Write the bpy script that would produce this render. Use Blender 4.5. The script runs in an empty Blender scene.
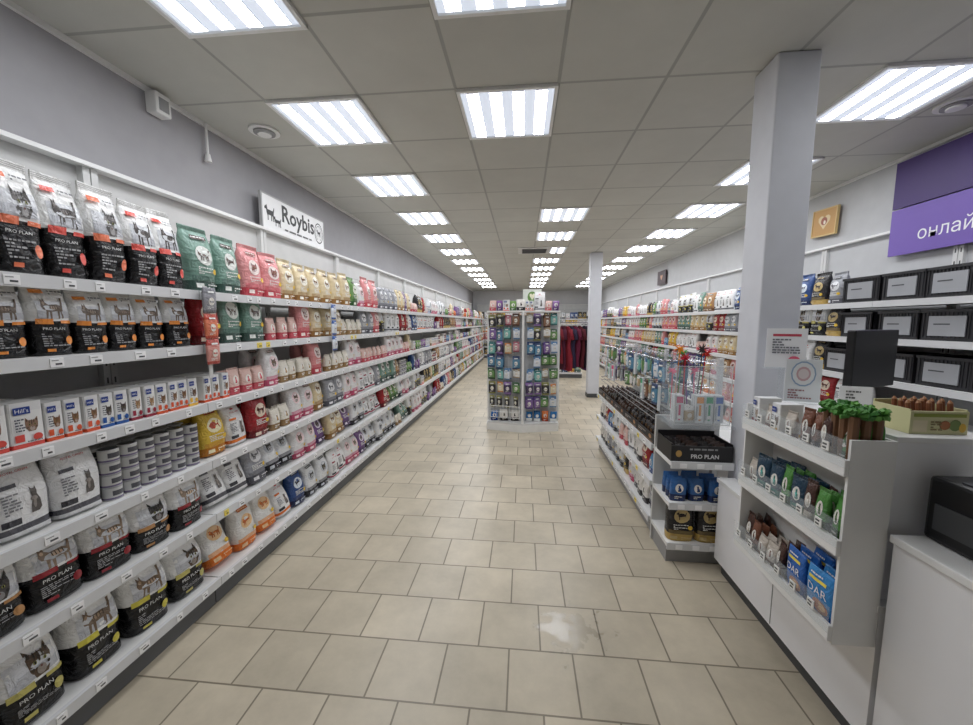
import bpy,bmesh,math,random
from mathutils import Vector,Matrix,noise
from mathutils.geometry import tessellate_polygon
R=random.Random(7)
scn=bpy.context.scene; col=scn.collection
scn.view_settings.view_transform='Standard'
PI=math.pi
# ---------------------------------------------------------------- materials
MC={}
def lin(c):
    o=[]
    for x in c:
        x=x/255
        o.append(x/12.92 if x<=.04045 else ((x+.055)/1.055)**2.4)
    return (*o,1)
def mat(c,r=.5,m=0,em=0,al=1,n=.07,ns=9,bump=0):
    k=(c,r,m,em,al,n,ns,bump)
    if k in MC: return MC[k]
    M=bpy.data.materials.new('paint'); M.use_nodes=True; nt=M.node_tree; b=nt.nodes['Principled BSDF']
    b.inputs['Roughness'].default_value=r; b.inputs['Metallic'].default_value=m; b.inputs['Base Color'].default_value=lin(c)
    M.diffuse_color=lin(c)
    if em:
        b.inputs['Emission Color'].default_value=lin(c); b.inputs['Emission Strength'].default_value=em
    elif al<1: b.inputs['Alpha'].default_value=al
    else:
        tc=nt.nodes.new('ShaderNodeTexCoord'); no=nt.nodes.new('ShaderNodeTexNoise'); no.inputs['Scale'].default_value=ns
        mr=nt.nodes.new('ShaderNodeMapRange'); mr.inputs['To Min'].default_value=1-n; mr.inputs['To Max'].default_value=1+n
        hs=nt.nodes.new('ShaderNodeHueSaturation'); hs.inputs['Color'].default_value=lin(c)
        L=nt.links.new; L(tc.outputs['Object'],no.inputs['Vector']); L(no.outputs['Fac'],mr.inputs['Value'])
        L(mr.outputs['Result'],hs.inputs['Value']); L(hs.outputs['Color'],b.inputs['Base Color'])
        if bump:
            no.inputs['Distortion'].default_value=1.5; no.inputs['Detail'].default_value=3
            bp=nt.nodes.new('ShaderNodeBump'); bp.inputs['Strength'].default_value=bump; bp.inputs['Distance'].default_value=.014
            L(no.outputs['Fac'],bp.inputs['Height']); L(bp.outputs['Normal'],b.inputs['Normal'])
    MC[k]=M; return M
def gridmat(c1,c2,cm,size,offx,offy,off,mortar,rough,spot=.1,stain=None):
    M=bpy.data.materials.new('tiles'); M.use_nodes=True; nt=M.node_tree; b=nt.nodes['Principled BSDF']; L=nt.links.new; N=nt.nodes.new
    tc=N('ShaderNodeTexCoord'); mp=N('ShaderNodeMapping'); mp.inputs['Location'].default_value=(offx,offy,0)
    br=N('ShaderNodeTexBrick'); br.offset=off; br.squash=1
    for n,v in (('Scale',1),('Mortar Size',mortar),('Mortar Smooth',.3),('Bias',0),('Brick Width',size),('Row Height',size)): br.inputs[n].default_value=v
    br.inputs['Color1'].default_value=lin(c1); br.inputs['Color2'].default_value=lin(c2); br.inputs['Mortar'].default_value=lin(cm)
    L(tc.outputs['Object'],mp.inputs['Vector']); L(mp.outputs['Vector'],br.inputs['Vector'])
    no=N('ShaderNodeTexNoise'); no.inputs['Scale'].default_value=2.2; no.inputs['Detail'].default_value=12; no.inputs['Roughness'].default_value=.68
    L(tc.outputs['Object'],no.inputs['Vector'])
    mr=N('ShaderNodeMapRange'); mr.inputs['From Min'].default_value=.3; mr.inputs['From Max'].default_value=.7; mr.inputs['To Min'].default_value=1-spot; mr.inputs['To Max'].default_value=1+spot
    hs=N('ShaderNodeHueSaturation'); L(no.outputs['Fac'],mr.inputs['Value']); val=mr.outputs['Result']
    b.inputs['Roughness'].default_value=rough
    if stain:
        vd=N('ShaderNodeVectorMath'); vd.operation='DISTANCE'; vd.inputs[1].default_value=stain; L(tc.outputs['Object'],vd.inputs[0])
        n2=N('ShaderNodeTexNoise'); n2.inputs['Scale'].default_value=14; n2.inputs['Detail'].default_value=4; L(tc.outputs['Object'],n2.inputs['Vector'])
        ad=N('ShaderNodeMath'); ad.operation='MULTIPLY_ADD'; ad.inputs[1].default_value=.6; L(n2.outputs['Fac'],ad.inputs[0]); L(vd.outputs['Value'],ad.inputs[2])
        m2=N('ShaderNodeMapRange'); m2.inputs['From Min'].default_value=.36; m2.inputs['From Max'].default_value=.44; m2.inputs['To Min'].default_value=.84; m2.inputs['To Max'].default_value=1; L(ad.outputs[0],m2.inputs['Value'])
        mm=N('ShaderNodeMath'); mm.operation='MULTIPLY'; L(val,mm.inputs[0]); L(m2.outputs['Result'],mm.inputs[1]); val=mm.outputs[0]
        m3=N('ShaderNodeMapRange'); m3.inputs['From Min'].default_value=.84; m3.inputs['From Max'].default_value=1; m3.inputs['To Min'].default_value=.18; m3.inputs['To Max'].default_value=rough; L(m2.outputs['Result'],m3.inputs['Value']); L(m3.outputs['Result'],b.inputs['Roughness'])
    L(val,hs.inputs['Value']); L(br.outputs['Color'],hs.inputs['Color']); L(hs.outputs['Color'],b.inputs['Base Color'])
    bp=N('ShaderNodeBump'); bp.invert=True; bp.inputs['Strength'].default_value=.3; bp.inputs['Distance'].default_value=.003
    L(br.outputs['Fac'],bp.inputs['Height']); L(bp.outputs['Normal'],b.inputs['Normal'])
    return M
WH=(236,236,234); BK=(22,22,24)
white=mat(WH,.45); offw=mat((216,216,214),.5); black=mat(BK,.4); dgrey=mat((70,72,74),.5); grey=mat((150,150,150),.5)
chrome=mat((170,170,175),.25,1); acry=mat((225,235,240),.05,al=.13)
# ---------------------------------------------------------------- mesh builder
class MB:
    def __init__(s): s.v=[];s.f=[];s.m=[];s.ms=[]
    def mi(s,m):
        if m not in s.ms: s.ms.append(m)
        return s.ms.index(m)
    def fc(s,i,m): s.f.append(tuple(i)); s.m.append(s.mi(m))
    def box(s,x0,x1,y0,y1,z0,z1,m,bot=None):
        b=len(s.v); s.v+=[(x,y,z) for z in(z0,z1) for y in(y0,y1) for x in(x0,x1)]
        for j,q in enumerate(((0,2,3,1),(4,5,7,6),(0,1,5,4),(2,6,7,3),(0,4,6,2),(1,3,7,5))): s.fc([b+i for i in q],bot if (bot and j==0) else m)
        return s
    def cyl(s,p0,p1,r,m,n=10,r2=None):
        p0=Vector(p0);p1=Vector(p1);r2=r if r2 is None else r2; d=(p1-p0).normalized()
        a=d.orthogonal().normalized(); c=d.cross(a); b=len(s.v)
        for p,q in((p0,r),(p1,r2)):
            for i in range(n):
                t=2*PI*i/n; s.v.append(tuple(p+a*q*math.cos(t)+c*q*math.sin(t)))
        for i in range(n): j=(i+1)%n; s.fc((b+i,b+j,b+n+j,b+n+i),m)
        s.fc([b+i for i in range(n)][::-1],m); s.fc([b+n+i for i in range(n)],m); return s
    def path(s,pts,r,m,n=6):
        for a,b in zip(pts,pts[1:]): s.cyl(a,b,r,m,n)
        return s
    def mesh(s,name,bevel=0,smooth=False):
        me=bpy.data.meshes.new(name); me.from_pydata(s.v,[],s.f)
        for m in s.ms: me.materials.append(m)
        me.polygons.foreach_set('material_index',s.m)
        if bevel:
            bm=bmesh.new(); bm.from_mesh(me)
            bmesh.ops.bevel(bm,geom=list(bm.edges),offset=bevel,segments=2,affect='EDGES',profile=.5,clamp_overlap=True)
            bm.to_mesh(me); bm.free()
        if smooth: me.polygons.foreach_set('use_smooth',[True]*len(me.polygons))
        me.update(); return me
    def build(s,name,parent=None,bevel=0,smooth=False,loc=None,rz=0):
        o=bpy.data.objects.new(name,s.mesh(name,bevel,smooth)); col.objects.link(o); o.parent=parent
        if loc: o.location=loc
        o.rotation_euler.z=rz
        return o
def tag(o,label=None,cat=None,group=None,kind=None):
    if label: o['label']=label
    if cat: o['category']=cat
    if group: o['group']=group
    if kind: o['kind']=kind
    return o
def empty(name,loc,rz=0):
    o=bpy.data.objects.new(name,None); col.objects.link(o); o.location=loc; o.rotation_euler.z=rz; o.empty_display_size=.1; return o
def ctree(o,parent=None):
    c=o.copy(); col.objects.link(c); c.parent=parent
    for ch in list(o.children): ctree(ch,c)
    return c
ORD='first second third fourth fifth sixth seventh eighth ninth tenth eleventh twelfth thirteenth fourteenth fifteenth sixteenth seventeenth eighteenth nineteenth twentieth'.split()+['%dth'%i for i in range(21,60)]
NUM=['one','two','three','four','five','six','seven','eight']
# ---------------------------------------------------------------- printed shapes
POLY={
'cat':[(-.9,.45),(-.98,.6),(-.9,.76),(-.88,.95),(-.74,.84),(-.62,.97),(-.56,.76),(-.35,.66),(.35,.68),(.6,.62),(.72,.8),(.78,1),(.98,1),(.92,.92),(.86,.75),(.74,.48),(.72,.05),(.58,0),(.54,.3),(.44,.36),(.4,.02),(.26,0),(.26,.36),(-.2,.33),(-.24,0),(-.38,0),(-.4,.33),(-.5,.33),(-.56,.02),(-.7,0),(-.68,.4)],
'sit':[(-.35,0),(.45,0),(.7,.12),(.55,.45),(.28,.66),(.32,.8),(.3,1),(.14,.9),(-.06,.9),(-.22,1),(-.24,.78),(-.2,.62),(-.1,.55),(-.32,.3)],
'dog':[(-.98,.7),(-.9,.85),(-.7,.9),(-.6,1),(-.5,.9),(-.42,.7),(.5,.68),(.75,.95),(.8,.85),(.66,.5),(.72,0),(.55,0),(.5,.32),(.36,.36),(.32,0),(.18,0),(.18,.36),(-.3,.36),(-.32,0),(-.46,0),(-.46,.3),(-.6,.45),(-.66,.66)],
'face':[(-.45,0),(.45,0),(.8,.28),(.88,.6),(.82,1.05),(.42,.82),(-.42,.82),(-.82,1.05),(-.88,.6),(-.8,.28)],
'crown':[(-.8,0),(.8,0),(1,.8),(.55,.4),(.4,1),(0,.45),(-.4,1),(-.55,.4),(-1,.8)],
'fish':[(-1,.5),(-.6,.85),(0,.95),(.5,.6),(1,1),(.85,.5),(1,0),(.5,.4),(0,.05),(-.6,.15)],
'heart':[(0,0),(.9,.6),(.95,.85),(.6,1),(.25,.98),(0,.78),(-.25,.98),(-.6,1),(-.95,.85),(-.9,.6)],
'bone':[(-.6,.35),(-.9,.1),(-1,.4),(-.85,.5),(-1,.6),(-.9,.9),(-.6,.65),(.6,.65),(.9,.9),(1,.6),(.85,.5),(1,.4),(.9,.1),(.6,.35)]}
TX={}
def text2d(t):
    if t not in TX:
        c=bpy.data.curves.new('t','FONT'); c.body=t.strip(); c.resolution_u=2; c.offset=.022 if t.endswith(' ') else 0; o=bpy.data.objects.new('t',c); col.objects.link(o)
        bpy.context.view_layer.update()
        me=bpy.data.meshes.new_from_object(o.evaluated_get(bpy.context.evaluated_depsgraph_get()))
        v=[(p.co.x,p.co.y) for p in me.vertices]; f=[tuple(p.vertices) for p in me.polygons]
        x0=min(p[0] for p in v);x1=max(p[0] for p in v);y0=min(p[1] for p in v);y1=max(p[1] for p in v)
        TX[t]=([(a-(x0+x1)/2,b-(y0+y1)/2) for a,b in v],f,x1-x0,y1-y0)
        bpy.data.objects.remove(o); bpy.data.meshes.remove(me)
    return TX[t]
def decals(mb,S,w,h,dec,r=.4,e0=.0,bump=0):
    e=e0
    for D in dec:
        k=D[0]; m=mat(D[-1],r,n=.14 if bump else .03,ns=26 if bump else 9,bump=bump); b=len(mb.v); e+=.0002
        if k=='r':
            _,u0,u1,v0,v1,_c=D; nu=max(1,int((u1-u0)*5)); nv=max(1,int((v1-v0)*10))
            for j in range(nv+1):
                for i in range(nu+1): mb.v.append(S(u0+(u1-u0)*i/nu,v0+(v1-v0)*j/nv,e))
            for j in range(nv):
                for i in range(nu): a=b+j*(nu+1)+i; mb.fc((a,a+1,a+nu+2,a+nu+1),m)
        elif k=='e':
            _,u,v,ru,rv,_c=D; mb.v.append(S(u,v,e)); n=14
            for i in range(n): mb.v.append(S(u+ru*math.cos(2*PI*i/n),v+rv*math.sin(2*PI*i/n),e))
            for i in range(n): mb.fc((b,b+1+i,b+1+(i+1)%n),m)
        elif k=='p':
            _,nm,u,v,sx,sv,_c=D; P=POLY[nm]
            for p in P: mb.v.append(S(u+p[0]*sx,v+p[1]*sv,e))
            for t in tessellate_polygon([[Vector((p[0],p[1],0)) for p in P]]):
                a,c,d=[Vector(P[i]) for i in t]
                if (c-a).cross(d-a)<0: t=t[::-1]
                mb.fc([b+i for i in t],m)
        elif k=='t':
            _,tx,u,v,sw,_c=D; V,F,tw,th=text2d(tx); q=sw*w/tw
            for p in V: mb.v.append(S(u+p[0]*q/(w/2),v+p[1]*q/h,e))
            for f in F: mb.fc([b+i for i in f],m)
def face(u,v,su,sv,c,c2=None,eye=(150,150,80)):
    d=tuple(int(x*.62) for x in c); c2=tuple(int(x*.5+110) for x in c)
    return [('p','face',u,v,su,sv,c),('e',u,v+sv*.66,su*.1,sv*.2,d),('e',u-su*.3,v+sv*.72,su*.07,sv*.14,d),('e',u+su*.3,v+sv*.72,su*.07,sv*.14,d),('e',u-su*.66,v+sv*.82,su*.1,sv*.1,d),('e',u+su*.66,v+sv*.82,su*.1,sv*.1,d),('e',u-su*.6,v+sv*.3,su*.12,sv*.06,d),('e',u+su*.6,v+sv*.3,su*.12,sv*.06,d),('e',u,v+sv*.2,su*.36,sv*.16,c2),('e',u-su*.36,v+sv*.5,su*.13,sv*.065,eye),('e',u+su*.36,v+sv*.5,su*.13,sv*.065,eye),('e',u-su*.36,v+sv*.5,su*.06,sv*.06,(20,20,20)),('e',u+su*.36,v+sv*.5,su*.06,sv*.06,(20,20,20)),('e',u,v+sv*.3,su*.08,sv*.04,(110,64,60))]
def pet(nm,u,v,su,sv,c):
    l=tuple(min(255,int(x*1.35+18)) for x in c); d=tuple(int(x*.65) for x in c)
    o=[('p',nm,u,v,su,sv,c),('e',u-su*.02,v+sv*.52,su*.34,sv*.09,l)]
    if nm in('cat','dog'): o+=[('e',u-su*.75,v+sv*.72,su*.1,sv*.08,l)]+[('r',u+su*x,u+su*(x+.06),v+sv*.46,v+sv*.66,d) for x in(-.3,-.1,.1,.3)]
    else: o+=[('e',u+su*.02,v+sv*.35,su*.16,sv*.2,l)]
    return o
def lines(u0,u1,v0,v1,n,c,sd=1):
    r=random.Random(sd); o=[]
    for i in range(n):
        v=v1-(v1-v0)*(i+.5)/n; q=(v1-v0)/n*.26; x=u0
        while x<u1-.08:
            e=min(u1,x+r.uniform(.08,.24)); o.append(('r',x,e,v-q,v+q,c)); x=e+.04
            if r.random()<.16: break
    return o
def prof(kind,w,d,h):
    def dp(t):
        if kind=='bag':
            return d*(.88+.12*math.sin(PI*t/.9)) if t<.45 else d*max(.06,1-((t-.45)/.49)**2.3) if t<.95 else d*.06
        if kind=='pil': return d*max(.06,math.sin(PI*min(max(t,0),1))**.7)
        if kind=='can': return d*(1.04 if t<.05 or t>.95 else 1)
        return d
    def wp(t):
        if kind in('bag','pil'): return w*(1-.04*(2*t-1)**2)
        if kind=='can': return dp(t)*w/d
        return w
    def S(u,v,e=0):
        q=dp(v)/2; x=u*wp(v)/2
        if kind in('bag','pil'): y=-q*max(0,1-u**4)**.35-.0016
        elif kind=='can': x=wp(v)/2*math.sin(u*1.4); y=-q*math.cos(u*1.4)-.0008
        else: y=-q-.0006
        return (x,y-e,v*h)
    return dp,wp,S
def pack(kind,w,d,h,bands,dec,r=.35,seal=None):
    dp,wp,S=prof(kind,w,d,h); mb=MB(); bu=.75 if kind in('bag','pil') else 0; Q=lambda c: mat(c,r,n=.14 if bu else .06,ns=26 if bu else 9,bump=bu)
    if kind in('bag','pil'):
        n=24; ring=[]
        for i in range(n):
            a=2*PI*(i+.5)/n; c,s=math.cos(a),math.sin(a)
            ring.append((math.copysign(abs(c)**.5,c)/2,math.copysign(abs(s)**.7,s)/2))
        base=[0,.03,.09,.16,.25,.32,.38,.45,.5,.55,.6,.65,.7,.75,.8,.84,.88,.91,.93] if kind=='bag' else [0,.04,.1,.2,.35,.5,.65,.8,.9,.96,1]
    elif kind=='can':
        n=18; ring=[(math.cos(2*PI*i/n)/2,math.sin(2*PI*i/n)/2) for i in range(n)]; base=[0,.05,.06,.94,.95,1]
    else:
        c=.46; ring=[(-.5,-c),(-c,-.5),(c,-.5),(.5,-c),(.5,c),(c,.5),(-c,.5),(-.5,c)]; n=8; base=[0,1]
    top=base[-1]; ts=sorted(set([t for t in base]+[b[0] for b in bands if b[0]<top]))
    for t in ts:
        for x,y in ring: mb.v.append((x*wp(t),y*dp(t),t*h))
    for j in range(len(ts)-1):
        tm=(ts[j]+ts[j+1])/2; c=next(b[1] for b in bands if tm<=b[0]); m=Q(c)
        for i in range(n): q=(i+1)%n; mb.fc((j*n+i,j*n+q,(j+1)*n+q,(j+1)*n+i),m)
    mb.fc([i for i in range(n)][::-1],Q(bands[0][1])); mb.fc([(len(ts)-1)*n+i for i in range(n)],Q(bands[-1][1]))
    decals(mb,S,w,h,dec,r,bump=bu)
    me=mb.mesh('pack',smooth=False)
    if kind!='box':
        nb=(len(ts)-1)*n; me.polygons.foreach_set('use_smooth',[i<nb for i in range(len(me.polygons))])
    ch=[]
    if kind=='bag':
        s=MB(); c=Q(seal or bands[-1][1]); dk=mat(tuple(int(x*.8) for x in (seal or bands[-1][1])),r); W2=wp(.93)/2
        for i in range(8):
            x0=-W2+2*W2*i/8; x1=x0+2*W2/8; s.box(x0,x1,-d*.035,d*.035,.92*h,h,c)
            for q in range(3): s.box(x0,x1,-d*.035-.001,d*.035+.001,h*(.945+.017*q),h*(.95+.017*q),dk)
        ch.append(('top_seal',s.mesh('top_seal')))
    if kind=='can':
        s=MB(); s.cyl((0,0,h*1.0),(0,0,h*1.03),w*.46,mat((205,205,208),.25,1),18); ch.append(('lid',s.mesh('lid')))
    V=[(me,ch)]
    if kind in('bag','pil'):
        V=[]
        for sd in range(3 if kind=='bag' else 2):
            def dz(m):
                m=m.copy(); am=.05*d+.003
                for p in m.vertices:
                    q=Vector(p.co); f=min(1,q.z/(.1*h)); t_=q.z/h
                    nv=noise.noise_vector(q*9+Vector((sd*7.3,sd*3.1,w*50)))
                    n2=noise.noise(q*28+Vector((sd*5,w*30,1)))
                    p.co=q+Vector((nv.x*am*.7*f+(sd-1)*.01*t_**3*w/.15,(nv.y*am+n2*.0026)*f,nv.z*am*.5*f))
                m.update(); return m
            V.append((dz(me),[(a,dz(b)) for a,b in ch]))
    return V
T={}
def add(key,V,**k): T[key]=dict(V=V,**k)
def reg(key,kind,w,d,h,bands,dec,look,nm='pet_food_bag',cat='pet food bag',stack=1,r=.22,seal=None):
    add(key,pack(kind,w,d,h,bands,dec,r,seal),w=w,d=d,h=h,look=look,nm=nm,cat=cat,st=stack,kind=kind)
W_=(244,244,242)
def pp(key,w,d,h,acc,aname,fc,art=0,bl=.46):
    q=(1-bl)/.54
    dec=[('r',-.75,.9,bl+.04,bl+.26*q,(216,218,222)),('r',-.75,.9,bl+.04,bl+.13*q,(192,194,200))]
    dec+=face(.2,bl+.03,.4,.27*q,fc) if art==0 else pet('cat',.05,bl+.03,.62,.28*q,fc)
    dec+=[('r',-.85,-.1,bl-.04,bl+.03,acc),('r',.25,.9,bl-.03,bl+.01,acc),('t','PRO PLAN',-.1,bl-.1,.52,(225,225,222))]+lines(-.7,.6,.12,bl-.16,6,(165,165,165),int(w*1000))
    dec+=[('r',-.6,-.2,.05,.09,acc),('e',.55,.2,.18,.06,acc),('r',-.85,-.2,.82,.87,acc)]+lines(0,.8,.8,.87,2,(120,120,125))
    reg(key,'bag',w,d,h,[(.04,(16,16,18)),(bl,(20,20,22)),(1,W_)],dec,'%s-striped black cat food bag'%aname)
pp('pa',.131,.09,.385,(238,128,92),'orange',(96,92,90)); pp('pq',.131,.09,.375,(226,90,80),'red',(70,64,62),1); pp('pb',.114,.08,.255,(240,150,70),'orange',(110,96,84),1)
pp('pr',.168,.12,.285,(150,40,50),'maroon',(150,130,110),1,.42); pp('ps',.168,.12,.28,(190,140,90),'tan',(70,66,64),0,.38); pp('py',.18,.13,.335,(216,204,80),'yellow',(120,100,80),1,.42); pp('pg',.18,.13,.33,(200,190,110),'pale green',(90,72,56),0,.36)
def rc(key,w,d,h,acc,an):
    reg(key,'bag',w,d,h,[(.05,(225,225,225)),(.12,acc),(1,(240,240,240))],[('p','crown',0,.8,.2,.045,(200,30,40)),('t','ROYAL CANIN',0,.74,.5,(200,30,40))]+pet('sit',.3,.22,.36,.3,(104,98,94))+[('r',-.75,-.15,.56,.61,acc),('r',-.85,-.2,.14,.21,(60,60,66))]+lines(-.75,-.15,.26,.5,7,(130,130,135)),'white crowned bag with %s band'%an)
rc('rc',.148,.095,.29,(90,90,96),'grey'); rc('rm',.148,.095,.25,(150,50,70),'red'); rc('ro',.148,.095,.26,(226,120,50),'orange')
def gb(key,w,d,h,base,low,acc,sil,sc,look):
    w*=.8; h*=.95
    mid=tuple((a+b)//2 for a,b in zip(base,low))
    dec=[('r',-.9,.9,.16,.24,mid),('e',0,.56,.62,.15,acc)]+(face(0,.46,.38,.19,sc) if sil=='sit' else pet(sil,0,.48,.46,.17,sc))
    dec+=lines(-.6,.6,.26,.38,4,(244,244,240),int(w*1000))+[('r',-.55,.5,.8,.86,sc)]+lines(-.5,.4,.815,.85,1,acc)+[('e',.6,.32,.18,.045,(240,200,70)),('r',-.8,-.3,.05,.12,acc)]+lines(0,.8,.04,.12,2,acc)
    reg(key,'bag',w,d,h,[(.16,low),(1,base)],dec,look)
gb('te',.2,.1,.34,(122,156,142),(60,84,76),(225,228,222),'cat',(80,64,56),'teal cat food bag with pale oval')
gb('pk',.2,.1,.33,(226,150,150),(190,70,80),(244,226,220),'sit',(150,90,84),'pink cat food bag with red foot')
gb('be',.18,.09,.31,(224,206,168),(150,110,60),(245,240,225),'cat',(120,84,50),'beige cat food bag with brown cat')
gb('gn',.18,.09,.3,(108,150,84),(50,90,50),(236,238,220),'dog',(50,70,40),'green pet food bag with dog')
gb('rd',.19,.1,.31,(166,40,46),(110,20,26),(240,220,200),'cat',(90,40,34),'red cat food bag with cream oval')
gb('pu',.19,.1,.3,(120,84,140),(70,44,90),(235,225,240),'sit',(90,70,90),'purple cat food bag with cat face')
gb('bl',.19,.1,.31,(50,82,140),(20,36,80),(225,235,245),'dog',(50,50,70),'blue pet food bag with dog')
gb('kr',.2,.11,.32,(178,134,90),(110,74,46),(240,226,200),'dog',(70,44,26),'brown kraft pet food bag')
gb('or',.2,.11,.31,(240,238,234),(228,120,40),(240,200,150),'cat',(195,100,40),'white pet food bag with orange cat')
gb('wp',.18,.1,.29,(240,238,238),(190,80,110),(246,220,222),'sit',(130,110,100),'white cat food bag with pink foot')
gb('ye',.19,.1,.3,(226,190,70),(190,120,30),(250,240,200),'fish',(170,60,30),'yellow cat food bag with red fish')
gb('bk',.2,.11,.32,(34,32,34),(190,160,90),(200,176,120),'dog',(60,44,34),'black and gold dog food bag')
gb('gy',.19,.1,.3,(160,162,168),(90,90,98),(232,232,235),'cat',(80,80,86),'grey cat food bag with pale oval')
gb('wb',.18,.1,.3,(238,240,242),(40,40,46),(200,205,212),'sit',(80,76,74),'white cat food bag with black foot')
def hb(key,acc,an,c,w=.05,h=.135):
    reg(key,'box',w,.09,h,[(.09,acc),(.8,(240,240,238)),(1,(232,232,232))],face(.25,.34,.45,.3,c)+[('r',-.8,.2,.74,.9,(30,60,140)),('t',"Hill's",-.3,.82,.4,(245,245,245)),('r',-.85,-.3,.14,.3,acc),('e',.5,.2,.3,.08,acc)]+lines(-.8,-.2,.36,.66,5,(90,90,100))+lines(-.2,.8,.1,.16,1,(120,120,120)),'small white carton with %s foot'%an,'food_carton','carton',r=.4)
hb('ha',(220,90,50),'orange',(150,110,80)); hb('hc',(40,90,160),'blue',(90,80,76)); hb('hd',(150,40,60),'dark red',(190,150,110)); hb('he',(230,180,60),'yellow',(120,90,70)); hb('hw',(216,80,70),'salmon',(150,120,100),.085,.15)
reg('cn','can',.066,.066,.05,[(.06,(190,190,192)),(.2,(120,110,140)),(.94,(206,206,204)),(1,(190,190,192))],[('r',-.5,.5,.35,.75,(90,90,96))],'grey-labelled food can','food_can','can',4)
reg('cr','can',.075,.075,.09,[(.06,(190,190,192)),(.3,(150,50,60)),(.94,(226,220,214)),(1,(190,190,192))],[('r',-.5,.5,.4,.75,(90,40,50))],'white food can with red foot','food_can','can',2)
def sp(key,base,acc,look,w=.09,d=.05,h=.15,lt=(240,236,228),nm='wet_food_pouch'):
    reg(key,'bag',w,d,h,[(.3,acc),(1,base)],[('e',0,.55,.5,.17,lt)]+pet('sit',0,.42,.4,.26,acc)+lines(-.5,.5,.1,.24,2,lt),look,nm,'pouch')
sp('s1',(226,190,180),(190,80,90),'small pink wet food pouch'); sp('s2',(120,160,90),(60,100,50),'small green wet food pouch')
sp('s3',(234,228,214),(150,120,80),'small cream wet food pouch'); sp('s4',(220,120,60),(170,60,30),'small orange wet food pouch')
sp('s5',(130,90,150),(80,50,100),'small violet wet food pouch'); sp('s6',(100,150,190),(40,70,130),'small blue wet food pouch')
tp='treat_pouch'
sp('bp',(58,38,30),(34,22,20),'dark brown treat pouch',.068,.035,.105,(96,66,46),tp); sp('bq',(36,30,30),(60,38,28),'black treat pouch',.068,.035,.105,(110,84,56),tp); sp('bw',(230,226,220),(40,36,38),'white and black treat pouch',.12,.06,.17,nm=tp)
sp('bb',(40,110,190),(20,50,120),'bright blue treat pouch',.1,.04,.15,nm=tp); sp('bs',(50,100,160),(24,44,90),'small deep blue pouch',.095,.05,.15,nm=tp); sp('tg',(80,140,66),(60,84,50),'green herb treat pouch',.052,.03,.17,nm=tp); sp('tb',(120,76,58),(70,40,32),'brown dog stick packet',.044,.026,.15,nm='stick_packet'); sp('tc',(74,50,44),(196,184,170),'dark dog stick packet',.046,.026,.165,nm='stick_packet')
sp('tn',(40,110,170),(236,240,240),'turquoise and white bag',.09,.035,.15,nm=tp); sp('tm',(196,186,174),(120,90,80),'beige treat packet',.056,.03,.12,nm=tp); sp('td',(30,60,80),(60,130,120),'dark teal treat packet',.07,.03,.165,nm=tp)
for kk,cc_,ww in(('db',(60,140,205),.115),('dc',(40,100,180),.1)):
    reg(kk,'pil',ww,.035,.17,[(.2,(30,90,170)),(1,cc_)],[('e',.2,.28,.6,.15,(190,120,80)),('e',.3,.3,.35,.09,(226,180,120)),('t','DAR',0,.58,.7,(245,245,245)),('r',-.7,.6,.76,.82,(240,220,90))]+lines(-.7,.6,.06,.14,2,(240,240,240))+lines(-.6,.6,.86,.92,1,(240,240,240)),'%s lettered treat bag'%('bright blue' if kk=='db' else 'mid blue'),tp,'pouch')
def hp(key,base,acc,look,w=.1,h=.17):
    add(key,pack('pil',w,.022,h,[(.12,acc),(.76,base),(1,acc)],[('e',0,.45,.46,.16,(236,232,222))]+pet('bone',0,.37,.34,.14,acc)+lines(-.6,.6,.15,.26,2,(240,240,236))+lines(-.6,.6,.68,.74,1,acc)+[('r',-.5,.5,.79,.86,(236,236,232)),('e',0,.95,.08,.018,(30,30,30))],.28),w=w,d=.022,h=h,look=look,nm='hanging_treat_packet',cat='treat packet',st=1,kind='pil')
for sfx,ws,hs_ in(('h',.85,.85),('k',1.02,.98)):
    for i,(b_,a_,n_,w_,h_) in enumerate([((128,100,156),(80,60,120),'purple',.1,.17),((110,150,90),(56,90,60),'green',.1,.15),((224,230,238),(90,130,170),'white and blue',.09,.16),((140,104,80),(80,50,36),'brown',.1,.17),((90,140,170),(50,70,110),'blue',.1,.18),((206,150,156),(150,70,90),'pink',.08,.14),((44,42,48),(140,140,80),'black',.1,.18),((232,232,228),(170,150,120),'white',.09,.13),((70,60,90),(150,120,180),'dark violet',.1,.17),((130,190,184),(50,110,110),'teal',.09,.16),((226,214,180),(200,130,70),'cream',.09,.15)]):
        hp(sfx+str(i+1),b_,a_,('small ' if sfx=='h' else '')+n_+' hanging packet',w_*ws*(.8 if sfx=='h' else 1),h_*hs_)
hp('h0',(200,176,140),(236,236,232),'tan hanging toy packet',.06,.1)
def hb2(key,acc,look):
    add(key,pack('box',.05,.018,.17,[(1,(226,230,232))],[('r',-.8,.8,.72,.95,acc),('r',-.25,.25,.08,.66,acc),('e',0,.2,.5,.07,(250,250,250)),('r',-.9,-.6,.1,.6,(170,176,180))]),w=.05,d=.018,h=.17,look=look,nm='toothbrush_blister',cat='blister pack',st=1,kind='box')
hb2('b1',(220,90,130),'white blister pack, pink brush'); hb2('b2',(70,170,120),'white blister pack, green brush'); hb2('b3',(240,160,70),'white blister pack, orange brush'); hb2('b4',(80,120,200),'white blister pack, blue brush')
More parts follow.
